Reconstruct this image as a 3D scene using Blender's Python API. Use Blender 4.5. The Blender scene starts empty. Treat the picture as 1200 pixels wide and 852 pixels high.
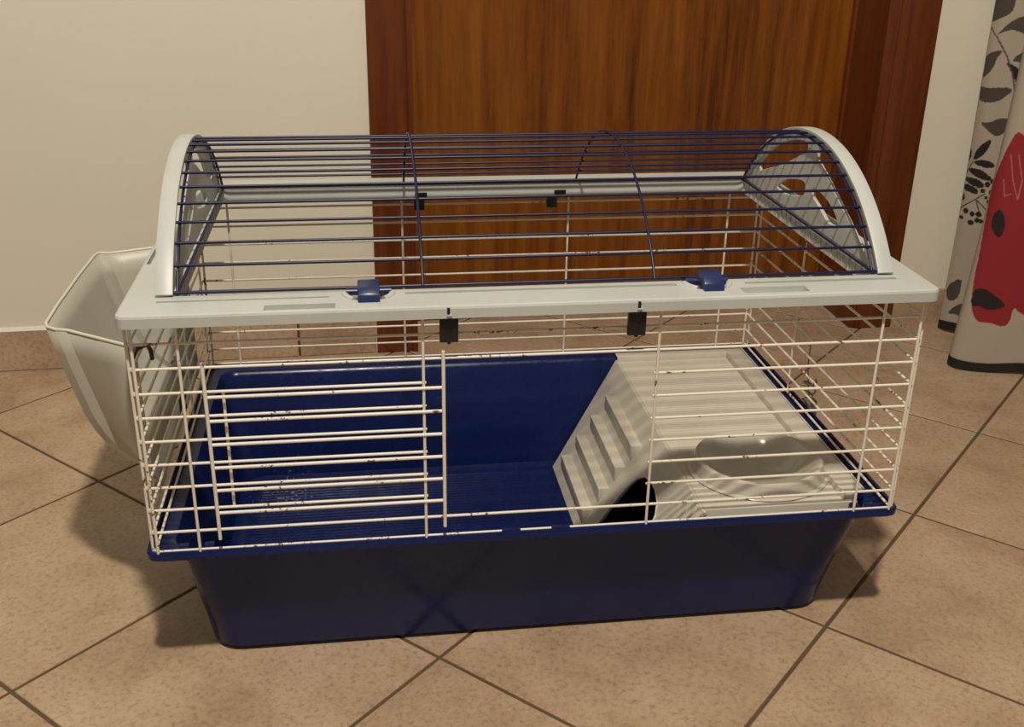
import bpy, bmesh, math, random
import numpy as np
from mathutils import Matrix, Vector
random.seed(7)
scn = bpy.context.scene
COL = scn.collection

# ---------------------------------------------------------------- camera
def cam_rot(y, p, r):
    Rz = Matrix.Rotation(y, 3, 'Z'); Rx = Matrix.Rotation(p, 3, 'X')
    Ry = Matrix(((math.cos(r), 0, math.sin(r)), (0, 1, 0), (-math.sin(r), 0, math.cos(r))))
    return Rz @ Rx @ Ry
_R = cam_rot(-0.1435, -0.4041, -0.0161)
cam_d = bpy.data.cameras.new('camera'); cam = bpy.data.objects.new('camera', cam_d); COL.objects.link(cam)
M3 = Matrix((_R.col[0], _R.col[2], -_R.col[1])).transposed()
cam.matrix_world = Matrix.Translation((-0.205, -1.4426, 0.925)) @ M3.to_4x4()
cam_d.sensor_fit = 'HORIZONTAL'; cam_d.sensor_width = 36.0
cam_d.lens = 1266.88 / 1200 * 36
cam_d.clip_start = 0.02
scn.camera = cam

# ---------------------------------------------------------------- light
w = bpy.data.worlds.new('room_ambience'); scn.world = w; w.use_nodes = True
bg = w.node_tree.nodes['Background']; bg.inputs[0].default_value = (1.0, 0.92, 0.80, 1); bg.inputs[1].default_value = 0.15
ld = bpy.data.lights.new('ceiling_lamp', 'POINT'); ld.energy = 262; ld.color = (1.0, 0.90, 0.75); ld.shadow_soft_size = 0.06
lo = bpy.data.objects.new('ceiling_lamp', ld); COL.objects.link(lo); lo.location = (-0.138, -1.40, 2.76)
scn.view_settings.view_transform = 'Standard'; scn.view_settings.look = 'None'
scn.view_settings.exposure = 0.0; scn.view_settings.gamma = 1.0
scn.view_settings.use_curve_mapping = False

# ---------------------------------------------------------------- materials
def new_mat(name):
    m = bpy.data.materials.new(name); m.use_nodes = True
    nt = m.node_tree; return m, nt, nt.nodes['Principled BSDF']
def N(nt, t, **k):
    n = nt.nodes.new(t)
    for a, v in k.items(): setattr(n, a, v)
    return n
def ramp(nt, fac, stops):
    r = N(nt, 'ShaderNodeValToRGB'); e = r.color_ramp.elements
    while len(e) < len(stops): e.new(0.5)
    for el, (p, c) in zip(e, stops): el.position = p; el.color = (*c, 1)
    nt.links.new(fac, r.inputs[0]); return r.outputs[0]
def noise(nt, vec, scale, detail=4, rough=.55):
    n = N(nt, 'ShaderNodeTexNoise'); n.inputs['Scale'].default_value = scale
    n.inputs['Detail'].default_value = detail; n.inputs['Roughness'].default_value = rough
    nt.links.new(vec, n.inputs['Vector']); return n.outputs['Fac']
def bump(nt, b, h, strength, dist=.001):
    n = N(nt, 'ShaderNodeBump'); n.inputs['Strength'].default_value = strength; n.inputs['Distance'].default_value = dist
    nt.links.new(h, n.inputs['Height']); nt.links.new(n.outputs[0], b.inputs['Normal']); return n
def coords(nt, kind='Object', scale=(1, 1, 1), rot=(0, 0, 0)):
    t = N(nt, 'ShaderNodeTexCoord'); mp = N(nt, 'ShaderNodeMapping')
    mp.inputs['Scale'].default_value = scale; mp.inputs['Rotation'].default_value = rot
    nt.links.new(t.outputs[kind], mp.inputs[0]); return mp.outputs[0]
def plastic(name, col, rough, var=.06, spec=.5):
    m, nt, b = new_mat(name); v = coords(nt)
    f = noise(nt, v, 9, 5)
    lo_ = tuple(c * (1 - var) for c in col); hi = tuple(min(1, c * (1 + var)) for c in col)
    nt.links.new(ramp(nt, f, [(.3, lo_), (.7, hi)]), b.inputs['Base Color'])
    b.inputs['Roughness'].default_value = rough; b.inputs['Specular IOR Level'].default_value = spec
    return m
MAT = {}
MAT['white_plastic'] = plastic('light_grey_plastic', (.53, .555, .53), .42)
MAT['cream_plastic'] = plastic('cream_plastic', (.49, .475, .40), .40)
MAT['deck_plastic'] = plastic('ivory_plastic', (.63, .59, .50), .38)
MAT['black_plastic'] = plastic('black_plastic', (.008, .008, .010), .4)
MAT['latch_blue'] = plastic('navy_plastic', (.018, .030, .105), .32)
MAT['dark_gap'] = plastic('dark_brown_clip', (.05, .035, .02), .5)
MAT['bottle_grey'] = plastic('grey_green_plastic', (.22, .21, .15), .45)

def tray_mat(ribs):
    m, nt, b = new_mat('navy_tray_plastic' + ('_ribbed' if ribs else ''))
    v = coords(nt); f = noise(nt, v, 5, 6)
    base = ramp(nt, f, [(.3, (.005, .012, .076)), (.7, (.008, .017, .098))])
    sub = N(nt, 'ShaderNodeVectorMath', operation='DISTANCE'); nt.links.new(v, sub.inputs[0]); sub.inputs[1].default_value = (-.345, .17, .03)
    near = N(nt, 'ShaderNodeMapRange'); near.inputs[1].default_value = .14; near.inputs[2].default_value = .03; near.inputs[3].default_value = 0; near.inputs[4].default_value = .30
    nt.links.new(sub.outputs['Value'], near.inputs[0])
    sp = N(nt, 'ShaderNodeMath', operation='ADD'); nt.links.new(noise(nt, v, 190, 3, .6), sp.inputs[0]); nt.links.new(near.outputs[0], sp.inputs[1])
    spk = ramp(nt, sp.outputs[0], [(.86, (0, 0, 0)), (.93, (.5, .5, .5))])
    mxs = N(nt, 'ShaderNodeMix', data_type='RGBA'); nt.links.new(spk, mxs.inputs[0]); nt.links.new(base, mxs.inputs[6]); mxs.inputs[7].default_value = (.35, .40, .50, 1)
    nt.links.new(mxs.outputs[2], b.inputs['Base Color'])
    s = noise(nt, v, 55, 4, .7)
    rr = N(nt, 'ShaderNodeMapRange'); rr.inputs[1].default_value = .35; rr.inputs[2].default_value = .7
    rr.inputs[3].default_value = .18; rr.inputs[4].default_value = .34
    nt.links.new(s, rr.inputs[0]); nt.links.new(rr.outputs[0], b.inputs['Roughness']); b.inputs['Specular IOR Level'].default_value = .28
    return m
MAT['tray'] = tray_mat(False)

# painted wire: white enamel with rust chips
def wire_mat(name, col, rust, thr):
    m, nt, b = new_mat(name)
    v = coords(nt, 'Object'); g = N(nt, 'ShaderNodeNewGeometry')
    f = noise(nt, g.outputs['Position'], 160, 3, .6)
    f2 = noise(nt, g.outputs['Position'], 14, 2, .5)
    mu = N(nt, 'ShaderNodeMath', operation='MULTIPLY'); nt.links.new(f, mu.inputs[0]); nt.links.new(f2, mu.inputs[1])
    nt.links.new(ramp(nt, mu.outputs[0], [(thr, col), (thr + .035, rust)]), b.inputs['Base Color'])
    b.inputs['Roughness'].default_value = .38
    return m
MAT['wire_white'] = wire_mat('cream_enamel_wire', (.82, .77, .66), (.16, .08, .035), .352)
MAT['wire_blue'] = wire_mat('navy_enamel_wire', (.003, .0055, .046), (.003, .005, .035), .5)
MAT['wire_dark'] = wire_mat('dark_wire', (.02, .017, .015), (.02, .017, .015), .5)

m, nt, b = new_mat('cream_wall_paint')
v = coords(nt, 'Object'); f = noise(nt, v, 1.3, 3)
nt.links.new(ramp(nt, f, [(.3, (.76, .725, .60)), (.7, (.81, .77, .645))]), b.inputs['Base Color'])
b.inputs['Roughness'].default_value = .7
bump(nt, b, noise(nt, v, 140, 4), .12, .002)
MAT['wall'] = m

m, nt, b = new_mat('glazed_tile')
oi = N(nt, 'ShaderNodeObjectInfo'); v0 = coords(nt)
ad = N(nt, 'ShaderNodeVectorMath', operation='ADD'); sc = N(nt, 'ShaderNodeVectorMath', operation='SCALE')
cmb = N(nt, 'ShaderNodeCombineXYZ')
for i in range(3): nt.links.new(oi.outputs['Random'], cmb.inputs[i])
nt.links.new(cmb.outputs[0], sc.inputs[0]); sc.inputs['Scale'].default_value = 37.0
nt.links.new(v0, ad.inputs[0]); nt.links.new(sc.outputs[0], ad.inputs[1]); v = ad.outputs[0]
big = ramp(nt, noise(nt, v, 7, 6, .62), [(.30, (.37, .248, .156)), (.50, (.475, .335, .220)), (.72, (.55, .408, .285))])
fine = ramp(nt, noise(nt, v, 130, 7, .78), [(.32, (.60, .55, .50)), (.49, (.98, .98, .98)), (.72, (1.10, 1.10, 1.10))])
mx = N(nt, 'ShaderNodeMix', data_type='RGBA', blend_type='MULTIPLY'); mx.inputs[0].default_value = 1
nt.links.new(big, mx.inputs[6]); nt.links.new(fine, mx.inputs[7])
nt.links.new(mx.outputs[2], b.inputs['Base Color'])
b.inputs['Roughness'].default_value = .42
bump(nt, b, noise(nt, v, 40, 5, .6), .25, .0015)
MAT['tile'] = m
MAT['grout'] = plastic('brown_grout', (.115, .070, .032), .9, .15)

def wood(name, c0, c1, c2, rough=.33):
    m, nt, b = new_mat(name)
    v = coords(nt, 'Object', (1, 1, .055)); wv = coords(nt, 'Object', (1, 1, .16))
    d1 = noise(nt, wv, 7, 3, .5)
    n1 = noise(nt, v, 62, 9, .72)
    nn = N(nt, 'ShaderNodeTexWave', wave_type='BANDS', bands_direction='X'); nn.inputs['Scale'].default_value = 6.0
    nn.inputs['Distortion'].default_value = 9.0; nn.inputs['Detail'].default_value = 4; nn.inputs['Detail Scale'].default_value = 1.6
    nt.links.new(wv, nn.inputs['Vector'])
    a = N(nt, 'ShaderNodeMix', data_type='FLOAT'); a.inputs[0].default_value = .10
    nt.links.new(n1, a.inputs[2]); nt.links.new(nn.outputs['Fac'], a.inputs[3])
    a2 = N(nt, 'ShaderNodeMix', data_type='FLOAT'); a2.inputs[0].default_value = .35
    nt.links.new(a.outputs[0], a2.inputs[2]); nt.links.new(d1, a2.inputs[3])
    nt.links.new(ramp(nt, a2.outputs[0], [(.33, c0), (.49, c1), (.66, c2)]), b.inputs['Base Color'])
    b.inputs['Roughness'].default_value = rough; b.inputs['Specular IOR Level'].default_value = .3
    bump(nt, b, n1, .12, .001)
    return m
MAT['door'] = wood('oak_door_veneer', (.072, .017, .002), (.190, .056, .006), (.270, .094, .012))
MAT['casing'] = wood('red_brown_casing', (.085, .020, .006), (.145, .037, .011), (.190, .054, .017))

m, nt, b = new_mat('printed_curtain_cloth')
ca = N(nt, 'ShaderNodeVertexColor', layer_name='print')
nt.links.new(ca.outputs[0], b.inputs['Base Color']); b.inputs['Roughness'].default_value = .85
bump(nt, b, noise(nt, coords(nt), 400, 2), .15, .0006)
MAT['curtain'] = m

# ---------------------------------------------------------------- mesh helpers
def link(name, verts, faces, mat, parent=None, smooth=False, angle=40):
    me = bpy.data.meshes.new(name); me.from_pydata([tuple(v) for v in verts], [], faces); me.update()
    bm = bmesh.new(); bm.from_mesh(me); bmesh.ops.recalc_face_normals(bm, faces=bm.faces); bm.to_mesh(me); bm.free()
    return link_mesh(name, me, mat, parent, smooth, angle)
def link_mesh(name, me, mat, parent=None, smooth=False, angle=40):
    me.materials.clear(); me.materials.append(MAT[mat])
    if smooth:
        me.polygons.foreach_set('use_smooth', [True] * len(me.polygons))
        try: me.set_sharp_from_angle(angle=math.radians(angle))
        except Exception: pass
    o = bpy.data.objects.new(name, me); COL.objects.link(o)
    if parent: o.parent = parent
    return o
class MB:
    def __init__(s): s.v = []; s.f = []
    def add(s, v, f):
        n = len(s.v); s.v += [tuple(p) for p in v]; s.f += [tuple(i + n for i in q) for q in f]; return s
    def box(s, x0, x1, y0, y1, z0, z1):
        return s.add([(x, y, z) for z in (z0, z1) for y in (y0, y1) for x in (x0, x1)],
                     [(0, 2, 3, 1), (4, 5, 7, 6), (0, 1, 5, 4), (2, 6, 7, 3), (0, 4, 6, 2), (1, 3, 7, 5)])
    def tube(s, pts, r, n=8, cap=True):
        pts = [Vector(p) for p in pts]; L = len(pts); rings = []
        for i, p in enumerate(pts):
            t = (pts[min(i + 1, L - 1)] - pts[max(i - 1, 0)]).normalized()
            up = Vector((0, 0, 1)) if abs(t.z) < .9 else Vector((0, 1, 0))
            if i: up = ref
            a = (up - t * up.dot(t)).normalized(); ref = a; bb = t.cross(a)
            rings.append([p + (a * math.cos(2 * math.pi * k / n) + bb * math.sin(2 * math.pi * k / n)) * r for k in range(n)])
        v = [q for rg in rings for q in rg]; f = []
        for i in range(L - 1):
            for k in range(n):
                f.append((i * n + k, i * n + (k + 1) % n, (i + 1) * n + (k + 1) % n, (i + 1) * n + k))
        if cap: f += [tuple(range(n - 1, -1, -1)), tuple(range((L - 1) * n, L * n))]
        return s.add(v, f)
    def loft(s, rings, cap0=False, cap1=False, closed=True):
        n = len(rings[0]); v = [p for r in rings for p in r]; f = []
        for i in range(len(rings) - 1):
            for k in range(n if closed else n - 1):
                f.append((i * n + k, i * n + (k + 1) % n, (i + 1) * n + (k + 1) % n, (i + 1) * n + k))
        if cap0: f.append(tuple(range(n - 1, -1, -1)))
        if cap1: f.append(tuple(range((len(rings) - 1) * n, len(rings) * n)))
        return s.add(v, f)
    def prism(s, poly, axis, a, b):
        """extrude a 2D polygon along an axis (0: poly is (y,z), 1: (x,z), 2: (x,y))"""
        def P(p, t): return [(t, p[0], p[1]), (p[0], t, p[1]), (p[0], p[1], t)][axis]
        return s.loft([[P(p, a) for p in poly], [P(p, b) for p in poly]], True, True)
    def build(s, name, mat, parent=None, smooth=False, angle=40): return link(name, s.v, s.f, mat, parent, smooth, angle)
def bevel_build(mb, name, mat, parent=None, w=.003, seg=2, smooth=True):
    me = bpy.data.meshes.new(name); me.from_pydata(mb.v, [], mb.f)
    bm = bmesh.new(); bm.from_mesh(me); bmesh.ops.recalc_face_normals(bm, faces=bm.faces)
    bmesh.ops.bevel(bm, geom=bm.edges[:], offset=w, segments=seg, profile=.5, affect='EDGES', clamp_overlap=True)
    bm.to_mesh(me); bm.free()
    return link_mesh(name, me, mat, parent, smooth, 35)
def rrect(hx, hy, r, z, n=6, cx=0, cy=0):
    o = []
    for (sx, sy, a0) in ((1, 1, 0), (-1, 1, 90), (-1, -1, 180), (1, -1, 270)):
        for k in range(n + 1):
            a = math.radians(a0 + 90 * k / n)
            o.append((cx + sx * (hx - r) + r * math.cos(a), cy + sy * (hy - r) + r * math.sin(a), z))
    return o
def plate_with_holes(outer, holes, axis_x0, axis_x1):
    """(y,z) outline with holes, extruded between two x values -> mesh"""
    cu = bpy.data.curves.new('tmp', 'CURVE'); cu.dimensions = '2D'; cu.fill_mode = 'BOTH'
    cu.extrude = abs(axis_x1 - axis_x0) / 2 - .0008; cu.bevel_depth = .0008; cu.bevel_resolution = 1
    for p in [outer] + holes:
        sp = cu.splines.new('POLY'); sp.points.add(len(p) - 1); sp.use_cyclic_u = True
        for q, pt in zip(sp.points, p): q.co = (pt[0], pt[1], 0, 1)
    ob = bpy.data.objects.new('tmp', cu); COL.objects.link(ob)
    dg = bpy.context.evaluated_depsgraph_get(); me = bpy.data.meshes.new_from_object(ob.evaluated_get(dg))
    bpy.data.objects.remove(ob); bpy.data.curves.remove(cu)
    xm = (axis_x0 + axis_x1) / 2
    for vt in me.vertices: y, z, x = vt.co; vt.co = (xm + x, y, z)
    me.update(); return me
def smooth_poly(p, it=2):
    for _ in range(it):
        q = []
        for i in range(len(p)):
            a, b_ = p[i], p[(i + 1) % len(p)]
            q += [(a[0] * .75 + b_[0] * .25, a[1] * .75 + b_[1] * .25), (a[0] * .25 + b_[0] * .75, a[1] * .25 + b_[1] * .75)]
        p = q
    return p
def tag(o, label=None, cat=None, group=None, kind=None):
    if label: o['label'] = label
    if cat: o['category'] = cat
    if group: o['group'] = group
    if kind: o['kind'] = kind
    return o
def empty(name, loc):
    o = bpy.data.objects.new(name, None); COL.objects.link(o); o.location = loc; o.empty_display_size = .1; return o

# ---------------------------------------------------------------- floor
fl = tag(MB().box(-3.2, 3.2, -3.0, 1.4, -.06, -.0016).build('floor', 'grout'), kind='structure')
D = .5405                                       # tile diagonal incl. joint
side = D / math.sqrt(2) - .0054
tb = MB().box(-side / 2, side / 2, -side / 2, side / 2, -.012, 0)
me = bpy.data.meshes.new('tile'); me.from_pydata(tb.v, [], tb.f)
bm = bmesh.new(); bm.from_mesh(me); bmesh.ops.recalc_face_normals(bm, faces=bm.faces)
top = [e for e in bm.edges if all(vv.co.z > -.001 for vv in e.verts)]
bmesh.ops.bevel(bm, geom=top, offset=.0016, segments=2, profile=.5, affect='EDGES'); bm.to_mesh(me); bm.free()
me.materials.append(MAT['tile'])
ang = math.radians(.35); ca_, sa_ = math.cos(ang), math.sin(ang)
for i in range(-14, 15):
    for j in range(-14, 15):
        u, vv = (i + j) * D / 2, (j - i) * D / 2 + D / 2     # tile centres lie half a diagonal from the nodes
        x = -.1273 + u * ca_ - vv * sa_; y = -.2746 + u * sa_ + vv * ca_
        if -2.6 < x < 2.8 and -1.9 < y < 1.3:
            o = bpy.data.objects.new('tile', me); COL.objects.link(o); o.parent = fl
            o.location = (x, y, 0); o.rotation_euler = (0, 0, ang + math.radians(45) + random.choice((0, 1, 2, 3)) * math.pi / 2)

# ---------------------------------------------------------------- wall, door, casing
WS = .0322; wa = math.atan(WS)
WALL = Matrix.Translation((0, .8058, 0)) @ Matrix.Rotation(wa, 4, 'Z')    # local x along wall, local y into the wall
def on_wall(o): o.matrix_world = WALL; return o
JL0, JL1, JR0, JR1 = -.184, -.095, .945, 1.037
wb = MB().box(-3.1, JL0 + .02, 0, .22, 0, 2.85).box(JR1 - .02, 3.1, 0, .22, 0, 2.85).box(JL0 + .02, JR1 - .02, 0, .22, 2.12, 2.85)
tag(on_wall(wb.build('wall_back', 'wall')), kind='structure')
door = on_wall(MB().box(JL1 + .002, .925, .17, .208, .006, 2.05).build('door_1', 'door')); tag(door, kind='structure')
# door leaf edge strip beside the hinge side and a closing rebate
t = on_wall(bevel_build(MB().box(JL0, JL1, -.014, .012, 0, 2.13), 'trim_1', 'casing', None, .003)); tag(t, kind='structure')
o = MB().box(JL1 - .05, JL1, .0125, .215, 0, 2.06).build('jamb', 'casing', t)
o = MB().box(JL1 + .0003, JL1 + .014, .150, .1695, 0, 2.05).build('door_stop', 'casing', t)
o = bevel_build(MB().box(JL1 - .011, JL1 + .0005, -.017, -.0145, 0, 2.05), 'bead', 'casing', t, .001)
t = on_wall(bevel_build(MB().box(JR0, JR1, -.014, .012, 0, 2.13), 'trim_2', 'casing', None, .003)); tag(t, kind='structure')
o = MB().box(.930, .975, .0125, .215, 0, 2.06).build('jamb', 'casing', t)
o = MB().box(.9235, .9297, .155, .1695, 0, 2.05).build('door_stop', 'casing', t)
o = bevel_build(MB().prism([(JR0 - .0005, -.012), (JR0 - .0005, .0), (.930, .0124), (.926, .004)], 2, 0, 2.05), 'bead', 'casing', t, .001)
t = on_wall(bevel_build(MB().box(JL1, JR0, -.014, .012, 2.04, 2.13), 'trim_3', 'casing', None, .003)); tag(t, kind='structure')
# tiled skirting, left of the door
bb = on_wall(MB().box(-3.0, JL0 - .002, -.006, -.0005, 0, .0885).build('baseboard_left', 'grout')); tag(bb, kind='structure')
sm = bpy.data.meshes.new('skirting_tile'); q = MB().box(0, .378, -.010, -.0062, .0015, .088)
sm.from_pydata(q.v, [], q.f); bm = bmesh.new(); bm.from_mesh(sm); bmesh.ops.recalc_face_normals(bm, faces=bm.faces)
bm.to_mesh(sm); bm.free(); sm.materials.append(MAT['tile'])
x = JL0 - .38 - .17
st_ = MB().box(JL0 - .1665, JL0 - .003, -.010, -.0062, .0015, .088).build('tile', 'tile', bb)
while x > -3.0 - .2:
    o = bpy.data.objects.new('tile', sm); COL.objects.link(o); o.parent = bb; o.location = (x, 0, 0); x -= .381
MAT['caulk'] = plastic('white_caulk', (.8, .77, .68), .7)
o = MB().prism([(-.0095, .0885), (0, .0885), (0, .095), (-.003, .0935)], 0, -3.0, JL0 - .002).build('caulk_line', 'caulk', bb)
# skirting right of the door
bb = on_wall(MB().box(JR1 + .002, 1.9, -.010, -.0005, 0, .0885).build('baseboard_right', 'tile')); tag(bb, kind='structure')

# ---------------------------------------------------------------- cage
cage = tag(empty('pet_cage', (0, 0, 0)), 'wire pet cage with navy tray, grey top frame and arched blue wire roof', 'cage')
# tray: rounded shell with outward rim
tr = MB()
def R2(hx, hy, r, z): return rrect(hx, hy, r, z, 7)
outer = [R2(.405, .208, .030, .0), R2(.420, .223, .042, .0015), R2(.4285, .2315, .045, .008), R2(.432, .238, .045, .04), R2(.451, .2695, .030, .184),
         R2(.474, .2885, .018, .187), R2(.4755, .290, .016, .1855), R2(.4765, .291, .015, .1855), R2(.4795, .294, .014, .1885), R2(.480, .2945, .014, .196), R2(.4785, .293, .014, .1988),
         R2(.474, .2885, .013, .1988), R2(.472, .2865, .013, .193), R2(.456, .2745, .030, .191), R2(.4515, .2712, .028, .189), R2(.4480, .2665, .027, .182), R2(.429, .235, .042, .04), R2(.425, .228, .042, .012), R2(.417, .220, .038, .0062), R2(.405, .208, .030, .0055)]
tr.loft(outer, True, True)
tray = tr.build('tray', 'tray', cage, True, 32)
# fine ribs across the tray floor
rb = MB(); y = -.205
while y < .21:
    rb.prism([(y - .0013, .0054), (y + .0013, .0054), (y + .0006, .0066), (y - .0006, .0066)], 0, -.403, .403); y += .0085
tag(rb.build('floor_ribs', 'tray', tray), kind='stuff')
# feet and rim tabs
for sx in (-1, 1):
    for sy in (-1, 1):
        bevel_build(MB().box(sx * .457 - .006, sx * .457 + .006, sy * .274 - .004, sy * .274 + .004, .179, .1868), 'rim_catch', 'tray', tray, .001)
for xx in (-.036, .027):
    bevel_build(MB().box(xx - .012, xx + .012, -.2925, -.2855, .1935, .2012), 'rim_tab', 'tray', tray, .0015)
for xx in (-.435, -.405, .42, .44):
    bevel_build(MB().box(xx - .006, xx + .006, -.2875, -.279, .1925, .2035), 'rim_tab', 'tray', tray, .0015)

# wires
Z0, Z9 = .4673, .1985
zr = [.4673 + (.1947 - .4673) * k / 9 for k in range(10)]; zr[9] = .1985
RW = .0018
def wire(pts, r=RW, mat='wire_white', parent=cage, n=8):
    return MB().tube(pts, r, n).build('wire', mat, parent, True, 60)
XC, YC = .4642, .2889
ZT = .4925
VX = (-.415, -.1423, .1369, .4155)
for k, z in enumerate(zr):
    if k in (0, 1, 8, 9): wire([(-XC, -YC, z), (XC, -YC, z)])
    else:
        wire([(-XC, -YC, z), (VX[1] + .003, -YC, z)]); wire([(VX[2] - .003, -YC, z), (XC, -YC, z)])
    wire([(-XC, YC, z), (XC, YC, z)])
    for s in (-1, 1): wire([(s * (XC + .0035), -YC, z), (s * (XC + .0035), YC, z)])
for xx in VX: wire([(xx, -YC - .003, Z9 - .006), (xx, -YC - .003, ZT)], .0018)
for xx in (-.419, -.141, .1356, .4131): wire([(xx, YC - .003, Z9 - .004), (xx, YC - .003, ZT)], .0018)
for s in (-1, 1):
    wire([(s * XC, -YC - .003, Z9 - .003), (s * XC, -YC - .003, ZT)], .0019)
    wire([(s * XC, YC - .003, Z9 - .003), (s * XC, YC - .003, ZT)], .0019)
    for yy in (-YC + .003, 0.085, YC - .0075): wire([(s * (XC + .0067), yy, Z9 - .003), (s * (XC + .0067), yy, ZT)], .0018)

# sliding wire door, pushed to the left
sd = MB().tube([(-.146 + .0266, -YC - .0078, zr[1] + .012), (-.146 + .0266, -YC - .0078, zr[8] - .010)], .0022).build('sliding_door', 'wire_white', cage, True, 60)
sd['label'] = 'sliding wire door slid open'
DX0, DX1 = -.3895, -.1194
wire([(DX0, -YC - .0078, zr[1] + .008), (DX0, -YC - .0078, zr[8] - .009)], .0022, parent=sd)
wire([(DX0 + .0185, -YC + .004, zr[2] - .001), (DX0 + .0185, -YC + .004, zr[7] - .003)], .0018, parent=sd)
for k in range(2, 8):
    z = zr[k] - .0052
    wire([(DX0, -YC - .0045, z), (DX1, -YC - .0045, z)], .0021, parent=sd)
for xx in (DX0, DX1):
    for z in (zr[1], zr[8]): wire([(xx, -YC - .0078, z + .0035), (xx, -YC - .004, z + .0035)], .0016, parent=sd, n=6)

# top frame: solid plastic ring with slots and latch pockets
FT = .508
OX, OY, IX, IYF, IYB = .4757, .309, .420, -.247, .243
def ring_pts(hx, y0, y1, r, z): return rrect(hx, (y1 - y0) / 2, r, z, 5, 0, (y0 + y1) / 2)
fr = MB()
rings = [ring_pts(OX, -OY, OY, .012, .4932), ring_pts(OX, -OY, OY, .012, .5045), ring_pts(OX - .001, -OY + .001, OY - .001, .0115, .507), ring_pts(OX - .0035, -OY + .0035, OY - .0035, .011, FT),
         ring_pts(IX, IYF, IYB, .012, FT), ring_pts(IX - .0015, IYF + .0015, IYB - .0015, .012, .4885), ring_pts(IX + .003, IYF - .003, IYB + .003, .012, .4885), ring_pts(IX + .003, IYF - .003, IYB + .003, .012, .4932)]
fr.loft(rings + [rings[0]])
frame = fr.build('top_frame', 'white_plastic', cage)
cut = MB()
def slot(x0, x1, y0, y1, dz): cut.box(x0, x1, y0, y1, FT - dz, FT + .01)
slot(-.4705, -.4655, -.125, -.058, .008); slot(-.437, -.246, -.2672, -.2627, .008); slot(-.317, -.239, -.3025, -.2865, .0125)
slot(-.160, .162, -.2640, -.2570, .008); slot(.246, .438, -.2660, -.2590, .008); slot(.234, .314, -.2985, -.2785, .0125)
for cx in (-.2016, .2006):
    n = 28
    cut.loft([[(cx + .0285 * math.cos(2 * math.pi * k / n), -.254 + .030 * math.sin(2 * math.pi * k / n), z) for k in range(n)] for z in (FT - .0085, FT + .01)], True, True)
cobj = cut.build('cutter', 'white_plastic')
bo = frame.modifiers.new('cut', 'BOOLEAN'); bo.operation = 'DIFFERENCE'; bo.object = cobj; bo.solver = 'EXACT'
dg = bpy.context.evaluated_depsgraph_get(); nm = bpy.data.meshes.new_from_object(frame.evaluated_get(dg))
frame.modifiers.clear(); frame.data = nm; bpy.data.objects.remove(cobj)
nm.polygons.foreach_set('use_smooth', [True] * len(nm.polygons)); nm.set_sharp_from_angle(angle=math.radians(12))
# ribs of the inner skirt, both ends
rb = MB()
for s in (-1, 1):
    yy = IYF + .02
    while yy < IYB - .01:
        xs = sorted((s * (IX - .0022), s * (IX + .001))); rb.box(xs[0], xs[1], yy - .0008, yy + .0008, .489, FT - .002); yy += .0185
tag(rb.build('skirt_ribs', 'white_plastic', frame), kind='stuff')
# latch pocket liners and latches
for cx, rot in ((-.2016, 0.0), (.2006, 0.06)):
    lt = MB()
    prof = [(-.286, FT - .0075), (-.289, FT - .001), (-.286, FT + .0085), (-.278, FT + .0145), (-.263, FT + .0175), (-.252, FT + .0155), (-.246, FT + .006), (-.250, FT - .006)]
    lt.prism(prof, 0, cx - .0125, cx + .0125)
    la = bevel_build(lt, 'latch', 'latch_blue', cage, .002, 2); la['label'] = 'navy blue plastic latch'
    wg = MB().tube([(cx - .026, -.2545, FT + .0015), (cx + .026, -.2545, FT + .0015)], .0042, 12).build('latch_pivot', 'latch_blue', la, True, 50)
    for s in (-1, 1):
        a = MB()
        pts = [(cx + s * .0275 * math.cos(t_), -.254 - .029 * math.sin(t_), FT - .001) for t_ in [math.radians(q) for q in range(4, 60, 8)]]
        a.tube(pts, .0042, 8)
        a.build('pocket_lip', 'white_plastic', la, True, 50)
# black clips below the front bar and on the back bar
for cx in (-.1128, .1065):
    c = bevel_build(MB().box(cx - .0107, cx + .0107, -.3012, -.2942, .4608, .4929), 'clip', 'black_plastic', cage, .0012); c['label'] = 'black plastic clip'
    bevel_build(MB().box(cx - .002, cx + .002, -.2995, -.296, .458, .4615), 'clip_tip', 'black_plastic', c, .0006)
    bevel_build(MB().box(cx - .0028, cx + .0005, -.3112, -.3085, .4985, .5062), 'slot_pin', 'black_plastic', c, .0004)
    bevel_build(MB().box(cx - .0032, cx + .0028, -.3118, -.3085, .4965, .4985), 'slot_lip', 'white_plastic', c, .0004)
for cx, dx in ((-.112, -.002), (.112, -.009)):
    c = bevel_build(MB().box(cx - .0095, cx + .0095, .2385, .2425, .4915, .4985), 'clip', 'black_plastic', cage, .001); c['label'] = 'black plastic clip'
    bevel_build(MB().box(cx + dx - .0085, cx + dx + .0085, .262, .268, .464, .4925), 'clip_tongue', 'black_plastic', c, .001)

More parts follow.
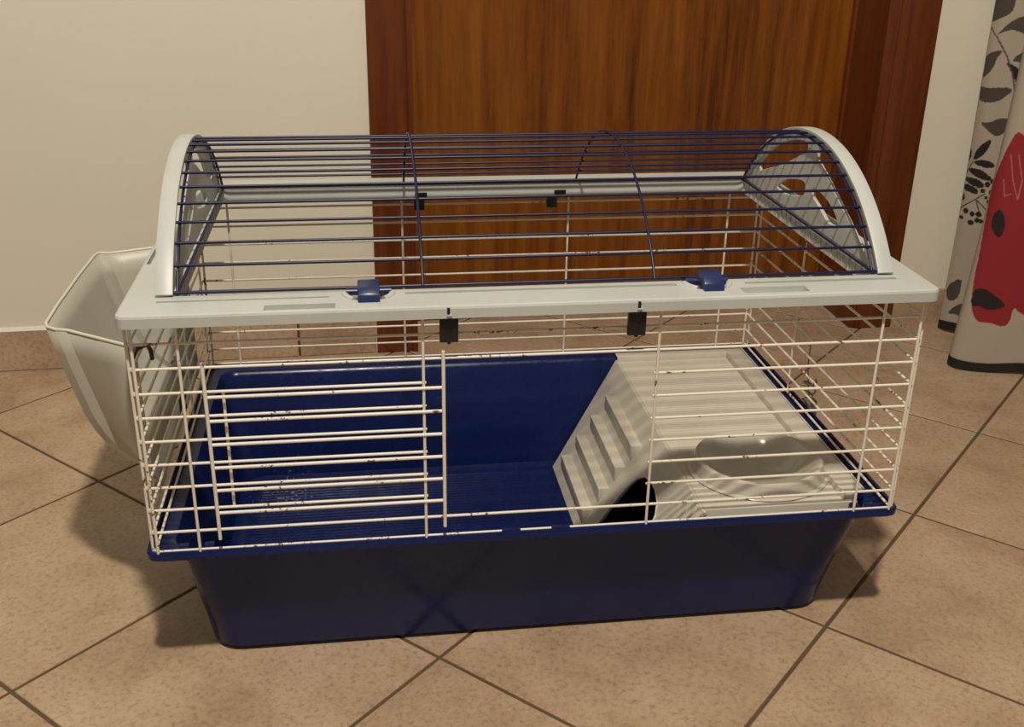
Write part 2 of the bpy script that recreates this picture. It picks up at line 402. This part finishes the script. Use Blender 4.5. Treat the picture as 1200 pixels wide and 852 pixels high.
# roof: blue wires on two hoops, between grey arches
SAG, HC = .121, .246
RR = (HC * HC + SAG * SAG) / (2 * SAG); ZC = FT + .002 + SAG - RR; AM = math.asin(HC / RR)
def arc(a, r=RR): return (r * math.sin(a), ZC + r * math.cos(a))
angs = [-(.038 + .0955 * k) for k in range(9)] + [.0575 + .0955 * k for k in range(9)]
for a in angs:
    y, z = arc(a); wire([(-.424, y, z), (.424, y, z)], .0018, 'wire_blue')
for s in (-1, 1):
    y, z = arc(s * (AM - .002)); wire([(-.436, y, z + .001), (.436, y, z + .001)], .0022, 'wire_blue')
for xx in (-.1385, .1385, -.4165, .4165):
    pts = [(xx, *arc(-AM + 2 * AM * k / 40, RR + (.003 if abs(xx) < .2 else -.003))) for k in range(41)]
    wire(pts, .0018, 'wire_blue')
for s in (-1, 1): wire([(s * .4165, -HC + .004, FT + .0022), (s * .4165, HC - .008, FT + .0022)], .0018, 'wire_blue')
# end arches
h1 = [(0.109, 0.025), (0.082, 0.041), (0.048, 0.05), (0.007, 0.057), (0.001, 0.044), (0.006, 0.033), (0.04, 0.026), (0.072, 0.019), (0.103, 0.02)]
h2 = [(-0.022, 0.055), (-0.042, 0.055), (-0.069, 0.051), (-0.093, 0.044), (-0.112, 0.034), (-0.12, 0.024), (-0.107, 0.022), (-0.086, 0.019), (-0.064, 0.028), (-0.041, 0.036), (-0.022, 0.042)]
def band(a0, a1, r1, r0, bu=.010, n=14):
    o = []
    for k in range(n + 1): o.append(arc(a0 + (a1 - a0) * k / n, RR + r1))
    for k in range(n, -1, -1): o.append(arc(a0 + (a1 - a0) * k / n, RR + r0 - bu * math.sin(math.pi * k / n)))
    return o
h3 = band(.035, .70, -.012, -.027, .019); h4 = band(-.085, -.78, -.007, -.029, .014)
for s in (-1, 1):
    st = MB(); n = 48; rg = []
    for k in range(n + 1):
        a = -AM - .006 + (2 * AM + .012) * k / n
        yo, zo = arc(a, RR + .0055); yi, zi = arc(a, RR + .0015)
        zo = max(zo, FT - .0005); zi = max(zi, FT - .0005)
        x0, x1 = s * .4205, s * .4400
        rg.append([(x0, yi, zi), (x1, yi, zi), (x1, yo - .0 * s, zo - .0007), (x1 - s * .001, yo, zo), (x0 + s * .001, yo, zo), (x0, yo, zo - .0007)])
    st.loft(rg, True, True)
    ar = st.build('end_arch', 'white_plastic', cage, True, 35)
    outl = [arc(-AM + 2 * AM * k / 40, RR + .0015) for k in range(41)]
    hs = [[(y, z + FT) for y, z in smooth_poly(h1)], [(y, z + FT) for y, z in smooth_poly(h2)], h3, h4]
    me = plate_with_holes(outl, hs, s * .4225, s * .4275)
    link_mesh('end_panel', me, 'white_plastic', ar)

# ---------------------------------------------------------------- hay feeder on the left end
hf = MB(); XA = -.4745
prof = [(-.601, .432), (-.594, .400), (-.584, .360), (-.571, .312), (-.560, .287), (-.546, .265), (-.529, .248), (-.510, .236), (-.491, .229)]
rings = []
for i, (xo, z) in enumerate(prof):
    f = i / (len(prof) - 1); zm = z + .0035 * f; za = z + .006 + .010 * math.sin(math.pi * f)
    xi = min(xo + .032, XA - .006)
    def half(sg, hw, hm, ha):
        return [(XA, sg * ha, za), ((XA + xi) / 2, sg * (ha + hm) / 2, (za + zm) / 2), (xi, sg * hm, zm), (xi * .55 + xo * .45, sg * (hm - .004), zm), (xi * .15 + xo * .85, sg * (hw + .006), z), (xo, sg * (hw - .008), z), (xo - .002, sg * hw * .4, z)]
    rings.append(half(-1, .126, .146, .226) + half(1, .170, .176, .192)[::-1])
nv = len(rings[0])
hf.loft(rings, closed=False)
bot = [(XA, p[1], .2255) for p in rings[-1]]
hf.loft([rings[-1], bot], closed=False)
feeder = tag(hf.build('hay_feeder', 'cream_plastic', None, True, 13), 'cream plastic hay feeder bin hung on the end of the cage', 'feeder')
so = feeder.modifiers.new('wall', 'SOLIDIFY'); so.thickness = .0030; so.offset = 0
MAT['lip'] = plastic('brightened_rim_plastic', (.70, .67, .57), .4)  # bright edge line of the rim put into its colour, paler than the bin
MB().tube([(p[0], p[1], p[2] + .0012) for p in rings[0]], .0021, 10).build('rim', 'lip', feeder, True, 60)
for y0 in (-.222, .17):
    MB().tube([(-.4755, y0 - .008, .425), (-.470, y0 - .008, .440), (-.460, y0 - .006, .443), (-.4595, y0 + .006, .432), (-.460, y0 + .013, .417)], .0026, 8).build('hook', 'dark_gap', feeder, True, 60)

bevel_build(MB().box(-.4755, -.4702, .004, .040, .236, .266), 'clip', 'dark_gap', feeder, .0015)

# ---------------------------------------------------------------- shelter platform with ramp
plat = tag(empty('shelter_platform', (.29, .01, .006)), 'ivory plastic shelf with a stepped ramp and arched opening inside the tray', 'platform')
def P(o): o.matrix_parent_inverse = Matrix.Translation((-.29, -.01, -.006)); return o
DZ = .187
xr = lambda z: .110 + (z - .0075) * .642
dk = MB(); ys = []; y = -.246
pro = []
while y < .252:
    pro += [(y, DZ - .0006), (y + .0022, DZ), (y + .0052, DZ), (y + .0066, DZ - .0006)]; y += .0074
dk.prism(pro + [(.252, DZ - .004), (-.246, DZ - .004)], 0, xr(DZ) + .004, .4235)
deck = P(dk.build('deck', 'deck_plastic', plat))
P(bevel_build(MB().box(.4236, .4262, -.246, .2545, DZ - .006, .1975), 'deck_edge', 'deck_plastic', plat, .0007))
P(bevel_build(MB().box(xr(DZ) + .0005, .4235, .2525, .2546, DZ - .006, .1968), 'deck_edge', 'deck_plastic', plat, .0006))
P(bevel_build(MB().box(.4263, .4545, -.236, .272, .1938, .1962), 'side_border', 'deck_plastic', plat, .001))
P(bevel_build(MB().box(.4263, .4428, -.2462, -.2362, .168, .1962), 'side_border', 'deck_plastic', plat, .001))
P(bevel_build(MB().box(.4546, .4568, -.236, .272, .1938, .1980), 'deck_edge', 'deck_plastic', plat, .0007))
P(bevel_build(MB().box(xr(DZ) + .0005, .4262, .2547, .272, .1938, .1962), 'back_border', 'deck_plastic', plat, .001))
P(bevel_build(MB().box(.226, .428, -.2575, -.2465, DZ - .035, DZ - .012), 'front_ledge', 'deck_plastic', plat, .002))
P(bevel_build(MB().box(.2275, .4425, -.2495, -.2462, DZ - .034, DZ - .0005), 'front_face', 'deck_plastic', plat, .001))
# ramp plate with arched notch, in (y, slope) coordinates
cs = math.hypot(1, .642)
hole = [(-.046, .0), (-.046, .045), (-.047, .083), (-.051, .112), (-.060, .130), (-.075, .141), (-.098, .1455), (-.122, .145), (-.146, .140), (-.165, .129), (-.178, .108), (-.182, .07), (-.178, .03), (-.172, .0)]
z0r = .0075
outl = [(.262, z0r)] + [(y, max(z, z0r)) for y, z in hole] + [(-.205, z0r), (-.262, DZ), (.262, DZ)]
outl = [(.215, z0r)] + [(y, max(z, z0r)) for y, z in hole] + [(-.206, z0r), (-.2615, DZ), (.2615, DZ)]
pl = MB()
inner = [(xr(z) + .0035, y, z - .0) for y, z in outl]; front = [(xr(z), y, z) for y, z in outl]
pl.loft([front, inner], True, True)
P(pl.build('ramp', 'deck_plastic', plat))
lipp = MB().tube([(xr(max(z, z0r)) - .0002, y, max(z, z0r) + .001) for y, z in hole], .0017, 6)
P(lipp.build('opening_lip', 'deck_plastic', plat, True, 60))
for k, zt in enumerate((.047, .0845, .1215, .158)):
    y1 = .184 - .001 * k; y0 = -.002 - .0015 * k
    tri = [(xr(zt) + .001, zt), (xr(zt) - .0175, zt), (xr(zt - .0272) + .001, zt - .0295)]
    P(bevel_build(MB().prism(tri, 1, y0, y1), 'step', 'deck_plastic', plat, .0016))
rg = MB()
for k in range(5):
    yy = -.208 - .009 * k
    za, zb = DZ - .001, .075 + .013 * k
    rg.loft([[(xr(z) + .001, yy - .003, z), (xr(z) - .003, yy - .0015, z), (xr(z) - .003, yy + .0015, z), (xr(z) + .001, yy + .003, z)] for z in (za, zb)], True, True)
P(tag(rg.build('ramp_ridges', 'deck_plastic', plat), kind='stuff'))
# hidden support walls of the shelter
P(MB().loft([[(.226, -.2585, DZ - .036), (.428, -.2585, DZ - .036)], [(.226, -.2555, DZ - .036), (.428, -.2555, DZ - .036)], [(.226, -.2195, .008), (.395, -.2195, .008)], [(.226, -.2225, .008), (.395, -.2225, .008)], [(.226, -.2585, DZ - .036), (.428, -.2585, DZ - .036)]], closed=False).build('side_wall', 'deck_plastic', plat))

# ---------------------------------------------------------------- food bowl on the deck
bw = MB(); n = 56; cx, cy, z0 = .337, -.149, DZ + .0004
prof = [(.035, -.0225), (.050, -.0205), (.060, -.0115), (.069, -.003), (.0765, .0), (.0985, .0), (.100, .0012), (.0985, .0028), (.0950, .0034), (.0925, .010), (.0910, .0175), (.0895, .0205), (.0870, .0218), (.0845, .0212), (.0800, .0185), (.0700, .0090), (.0600, -.0020), (.0520, -.0105), (.0440, -.0165), (.034, -.0190), (.015, -.0195)]
bw.loft([[(cx + r * math.cos(2 * math.pi * k / n), cy + r * .93 * math.sin(2 * math.pi * k / n), z0 + z) for k in range(n)] for r, z in prof], True, True)
MAT['bowl'] = plastic('glossy_ivory_plastic', (.60, .56, .48), .15)
cc = MB(); cc.loft([[(cx + .0778 * math.cos(2 * math.pi * k / n), cy + .0778 * .93 * math.sin(2 * math.pi * k / n), z) for k in range(n)] for z in (DZ - .02, DZ + .02)], True, True)
cobj = cc.build('cutter', 'deck_plastic')
bo = deck.modifiers.new('cut', 'BOOLEAN'); bo.operation = 'DIFFERENCE'; bo.object = cobj; bo.solver = 'EXACT'
bpy.context.view_layer.update(); dg = bpy.context.evaluated_depsgraph_get(); nm = bpy.data.meshes.new_from_object(deck.evaluated_get(dg))
deck.modifiers.clear(); deck.data = nm; bpy.data.objects.remove(cobj)
tag(bw.build('food_bowl', 'bowl', None, True, 45), 'low round ivory food bowl standing on the plastic shelf', 'bowl')

# ---------------------------------------------------------------- bottle cap and wire clip outside the right end
bt = tag(empty('bottle_holder', (.492, .05, .17)), 'small grey-green bottle cap with coiled wire clip hanging on the end wires', 'bottle clip')
def Q(o): o.matrix_parent_inverse = Matrix.Translation((-.492, -.05, -.17)); return o
n = 20; cx, cy = .490, .042
Q(MB().loft([[(cx + r * math.cos(2 * math.pi * k / n), cy + r * math.sin(2 * math.pi * k / n), z) for k in range(n)] for r, z in ((.008, .160), (.0140, .162), (.0145, .185), (.0130, .198), (.009, .201), (.003, .202))], True, True).build('cap', 'bottle_grey', bt, True, 40))
pts = [(cx + .0075 * math.cos(t_ * .5), cy + .016 * math.sin(t_ * .5) + .004, .204 + .0012 * t_) for t_ in range(0, 26)]
Q(MB().tube(pts, .0014, 6).build('coil', 'bottle_grey', bt, True, 60))
Q(MB().tube([(cx + .004, cy + .012, .20), (cx - .001, cy + .018, .25), (cx - .004, cy + .012, .29)], .0011, 6).build('hanger_wire', 'bottle_grey', bt, True, 60))

# ---------------------------------------------------------------- curtain
PL = [(1.147, .805), (1.152, .785), (1.175, .755), (1.20, .715), (1.185, .672), (1.118, .635), (1.062, .60), (1.065, .57), (1.118, .545), (1.20, .52), (1.28, .49), (1.34, .44), (1.33, .40), (1.37, .36), (1.45, .34), (1.53, .37), (1.60, .33)]
FLR = [0, 0, 0, 0, .012, .034, .054, .054, .034, .016, 0, 0, 0, 0, 0, 0, 0]
def catmull(Pn, n=12):
    A = np.array(Pn, float); Qn = np.vstack([2 * A[0] - A[1], A, 2 * A[-1] - A[-2]]); o = []
    for i in range(1, len(Qn) - 2):
        for t_ in np.arange(n) / n:
            a, b_, c_, e = Qn[i - 1], Qn[i], Qn[i + 1], Qn[i + 2]
            o.append(.5 * (2 * b_ + (c_ - a) * t_ + (2 * a - 5 * b_ + 4 * c_ - e) * t_ * t_ + (3 * b_ - a - 3 * c_ + e) * t_ ** 3))
    o.append(Qn[-2]); return np.array(o)
pth = catmull([(x, y, f) for (x, y), f in zip(PL, FLR)])
sl = np.concatenate([[0], np.cumsum(np.hypot(*np.diff(pth[:, :2], axis=0).T))])
SS = np.concatenate([np.arange(0, .13, .0016), np.arange(.13, .31, .006), np.arange(.31, .56, .0016), np.arange(.56, sl[-1], .01)])
ZZ = np.concatenate([np.arange(.022, .80, .0018), np.arange(.80, 2.2, .05)])
cxs, cys, cfs = (np.interp(SS, sl, pth[:, i]) for i in range(3))
GX = cxs[:, None] + cfs[:, None] * np.minimum(ZZ, 1.2)[None] + .003 * np.sin(SS[:, None] * 40 + ZZ[None] * 6)
GY = cys[:, None] + 0 * ZZ[None]
GZ = ZZ[None] + 0 * SS[:, None] + .004 * np.sin(SS[:, None] * 30) * np.clip(1 - ZZ[None] / .1, 0, 1)
ns, nz = GX.shape
SG = np.repeat(SS[:, None], nz, 1); ZG = np.repeat(ZZ[None], ns, 0)
colr = np.ones((ns, nz, 4)); colr[..., :3] = (.41, .355, .28)
INK = {'g': (.070, .054, .045), 'k': (.018, .010, .009), 'r': (.270, .016, .022), 'w': (.40, .34, .27), 'p': (.40, .14, .14)}
def inpoly(p):
    x, y = SG, ZG; c = np.zeros(x.shape, bool); k = len(p)
    for i in range(k):
        x0, y0 = p[i]; x1, y1 = p[(i + 1) % k]
        if y0 == y1: continue
        c ^= ((y0 > y) != (y1 > y)) & (x < (x1 - x0) * (y - y0) / (y1 - y0) + x0)
    return c
def paint(mask, ink): colr[mask, :3] = INK[ink]
def stroke(p, wd, ink):
    mk = np.zeros(SG.shape, bool)
    for (x0, y0), (x1, y1) in zip(p[:-1], p[1:]):
        dx, dy = x1 - x0, y1 - y0; L2 = dx * dx + dy * dy + 1e-12
        t_ = np.clip(((SG - x0) * dx + (ZG - y0) * dy) / L2, 0, 1)
        mk |= np.hypot(SG - x0 - t_ * dx, ZG - y0 - t_ * dy) < wd
    paint(mk, ink)
PRINT = [
('g', [(-.01, .75), (0.044, .765), (0.044, .732), (.036, .72), (.018, .71), (0, .702), (-.01, .71)]),
('g', [(0.018, 0.676), (0.034, 0.696), (0.048, 0.712), (0.068, 0.722), (0.09, 0.724), (0.096, 0.688), (0.09, 0.68), (0.074, 0.684), (0.058, 0.69), (0.04, 0.69)]),
('g', [(-.01, 0.582), (-.01, 0.62), (0.004, 0.636), (0.024, 0.646), (0.038, 0.648), (0.036, 0.64), (0.03, 0.632), (0.026, 0.61), (0.012, 0.592)]),
('g', [(0.058, 0.628), (0.07, 0.644), (0.086, 0.652), (0.104, 0.654), (0.11, 0.624), (0.102, 0.614), (0.088, 0.622), (0.072, 0.628)]),
('k', [(0.048, 0.624), (0.062, 0.622), (0.082, 0.61), (0.096, 0.594), (0.102, 0.594), (0.106, 0.632), (0.112, 0.62), (0.11, 0.582), (0.104, 0.54), (0.094, 0.552), (0.086, 0.56), (0.086, 0.576), (0.072, 0.59), (0.06, 0.61)]),
('g', [(-.01, 0.568), (0.026, 0.568), (0.058, 0.574), (0.074, 0.57), (0.066, 0.56), (0.054, 0.546), (0.038, 0.538), (0.014, 0.536), (-.01, 0.544)]),
('g', [(0.016, 0.494), (0.042, 0.496), (0.054, 0.506), (0.07, 0.51), (0.086, 0.504), (0.088, 0.492), (0.078, 0.486), (0.068, 0.472), (0.056, 0.468), (0.038, 0.478)]),
('k', [(0.014, 0.408), (0.018, 0.43), (0.034, 0.45), (0.05, 0.462), (0.05, 0.448), (0.042, 0.428), (0.028, 0.414)]),
('k', [(0.016, 0.406), (0.036, 0.414), (0.056, 0.414), (0.072, 0.404), (0.058, 0.398), (0.04, 0.398), (0.026, 0.4)]),
('k', [(0.0, 0.388), (0.028, 0.394), (0.05, 0.388), (0.064, 0.378), (0.064, 0.37), (0.046, 0.37), (0.022, 0.376)]),
('k', [(-.01, 0.366), (0.028, 0.372), (0.05, 0.364), (0.054, 0.354), (0.042, 0.35), (0.01, 0.356)]),
('k', [(-.01, 0.352), (0.022, 0.354), (0.042, 0.346), (0.04, 0.334), (0.018, 0.338), (-.01, 0.34)]),
('k', [(-.01, 0.438), (0.004, 0.432), (0.008, 0.41), (-.01, 0.402)]),
('k', [(-.01, 0.33), (0.006, 0.33), (0.01, 0.316), (-.01, 0.312)]),
('g', [(0.0, 0.106), (0.038, 0.142), (0.04, 0.104), (0.034, 0.082), (0.012, 0.074)]),
('g', [(0.016, 0.042), (0.034, 0.068), (0.058, 0.082), (0.07, 0.078), (0.07, 0.052), (0.066, 0.034), (0.054, 0.034), (0.042, 0.048)]),
('r', [(.312, .43), (.318, .452), (.322, .47), (.330, .496), (.340, .518), (.356, .512), (.374, .502), (.388, .478), (.400, .470), (.52, .44), (.53, .12), (.49, .128), (.46, .13), (.434, .14), (.42, .154), (.42, .122), (.41, .106), (.376, .114), (.346, .112), (.328, .142), (.320, .20), (.318, .258), (.314, .306), (.310, .358), (.308, .404)]),
('w', [(0.38, 0.432), (0.386, 0.452), (0.50, .47), (0.50, 0.40), (0.398, 0.418)]),
('k', [(0.34, 0.36), (0.352, 0.352), (0.362, 0.332), (0.362, 0.31), (0.354, 0.298), (0.34, 0.306), (0.328, 0.324), (0.328, 0.346)]),
('k', [(0.326, 0.144), (0.324, 0.18), (0.342, 0.19), (0.366, 0.18), (0.392, 0.166), (0.404, 0.154), (0.39, 0.146), (0.364, 0.14), (0.346, 0.148)]),
]
for ink, p in PRINT: paint(inpoly(smooth_poly(p, 1)), ink)
for a, z_, ra, rz in ((.07, .37, .006, .006), (.06, .376, .006, .006), (.08, .356, .006, .006), (.072, .346, .006, .008), (.06, .362, .006, .007), (.072, .324, .007, .006), (.074, .302, .005, .006), (.052, .346, .006, .005), (.018, .294, .008, .006), (.036, .29, .006, .006), (.052, .292, .008, .006), (.05, .278, .006, .006), (.06, .278, .006, .005), (.036, .27, .008, .006), (.008, .276, .008, .004), (.062, .332, .004, .004)):
    paint(np.hypot((SG - a) / ra, (ZG - z_) / rz) < 1, 'k')
stroke([(-.005, .697), (.022, .674), (.048, .638), (.066, .602), (.076, .57), (.082, .546), (.088, .504), (.092, .46), (.092, .434)], .0016, 'g')
for p in ([(0, .296), (.038, .324), (.058, .34)], [(.04, .322), (.052, .298)], [(.042, .322), (.068, .306)], [(0, .378), (.016, .406)]): stroke(p, .0013, 'k')
for p in ([(.338, .47), (.356, .42), (.376, .382), (.376, .422), (.356, .472)], [(.334, .42), (.345, .386), (.358, .392)]): stroke(p, .0012, 'p')
# the print repeats higher up the cloth (above the picture)
verts = np.stack([GX, GY, GZ], -1).reshape(-1, 3)
idx = np.arange(ns * nz).reshape(ns, nz)
quads = np.stack([idx[:-1, :-1], idx[1:, :-1], idx[1:, 1:], idx[:-1, 1:]], -1).reshape(-1, 4)
me = bpy.data.meshes.new('curtain'); me.from_pydata(verts.tolist(), [], quads.tolist())
at = me.color_attributes.new('print', 'FLOAT_COLOR', 'POINT'); at.data.foreach_set('color', colr.reshape(-1).astype(np.float32))
cur = link_mesh('curtain', me, 'curtain', None, True, 180)
tag(cur, 'beige curtain printed with red flowers and dark brown leaves beside the door', 'curtain')
so = cur.modifiers.new('cloth', 'SOLIDIFY'); so.thickness = .0012
hm = MB().loft([[(x, y - .0012, .024 + .004 * math.sin(s_ * 30)), (x, y - .0022, .004 + .004 * math.sin(s_ * 30)), (x, y + .002, .004 + .004 * math.sin(s_ * 30)), (x, y + .001, .024 + .004 * math.sin(s_ * 30))] for x, y, s_ in zip(np.interp(np.arange(0, sl[-1], .01), sl, pth[:, 0]).tolist(), np.interp(np.arange(0, sl[-1], .01), sl, pth[:, 1]).tolist(), np.arange(0, sl[-1], .01).tolist())], True, True)
MAT['lower_strip'] = plastic('dark_lower_strip', (.012, .009, .008), .8)  # dark strip along the curtain's lower edge
hm.build('lower_strip', 'lower_strip', cur, True, 50)
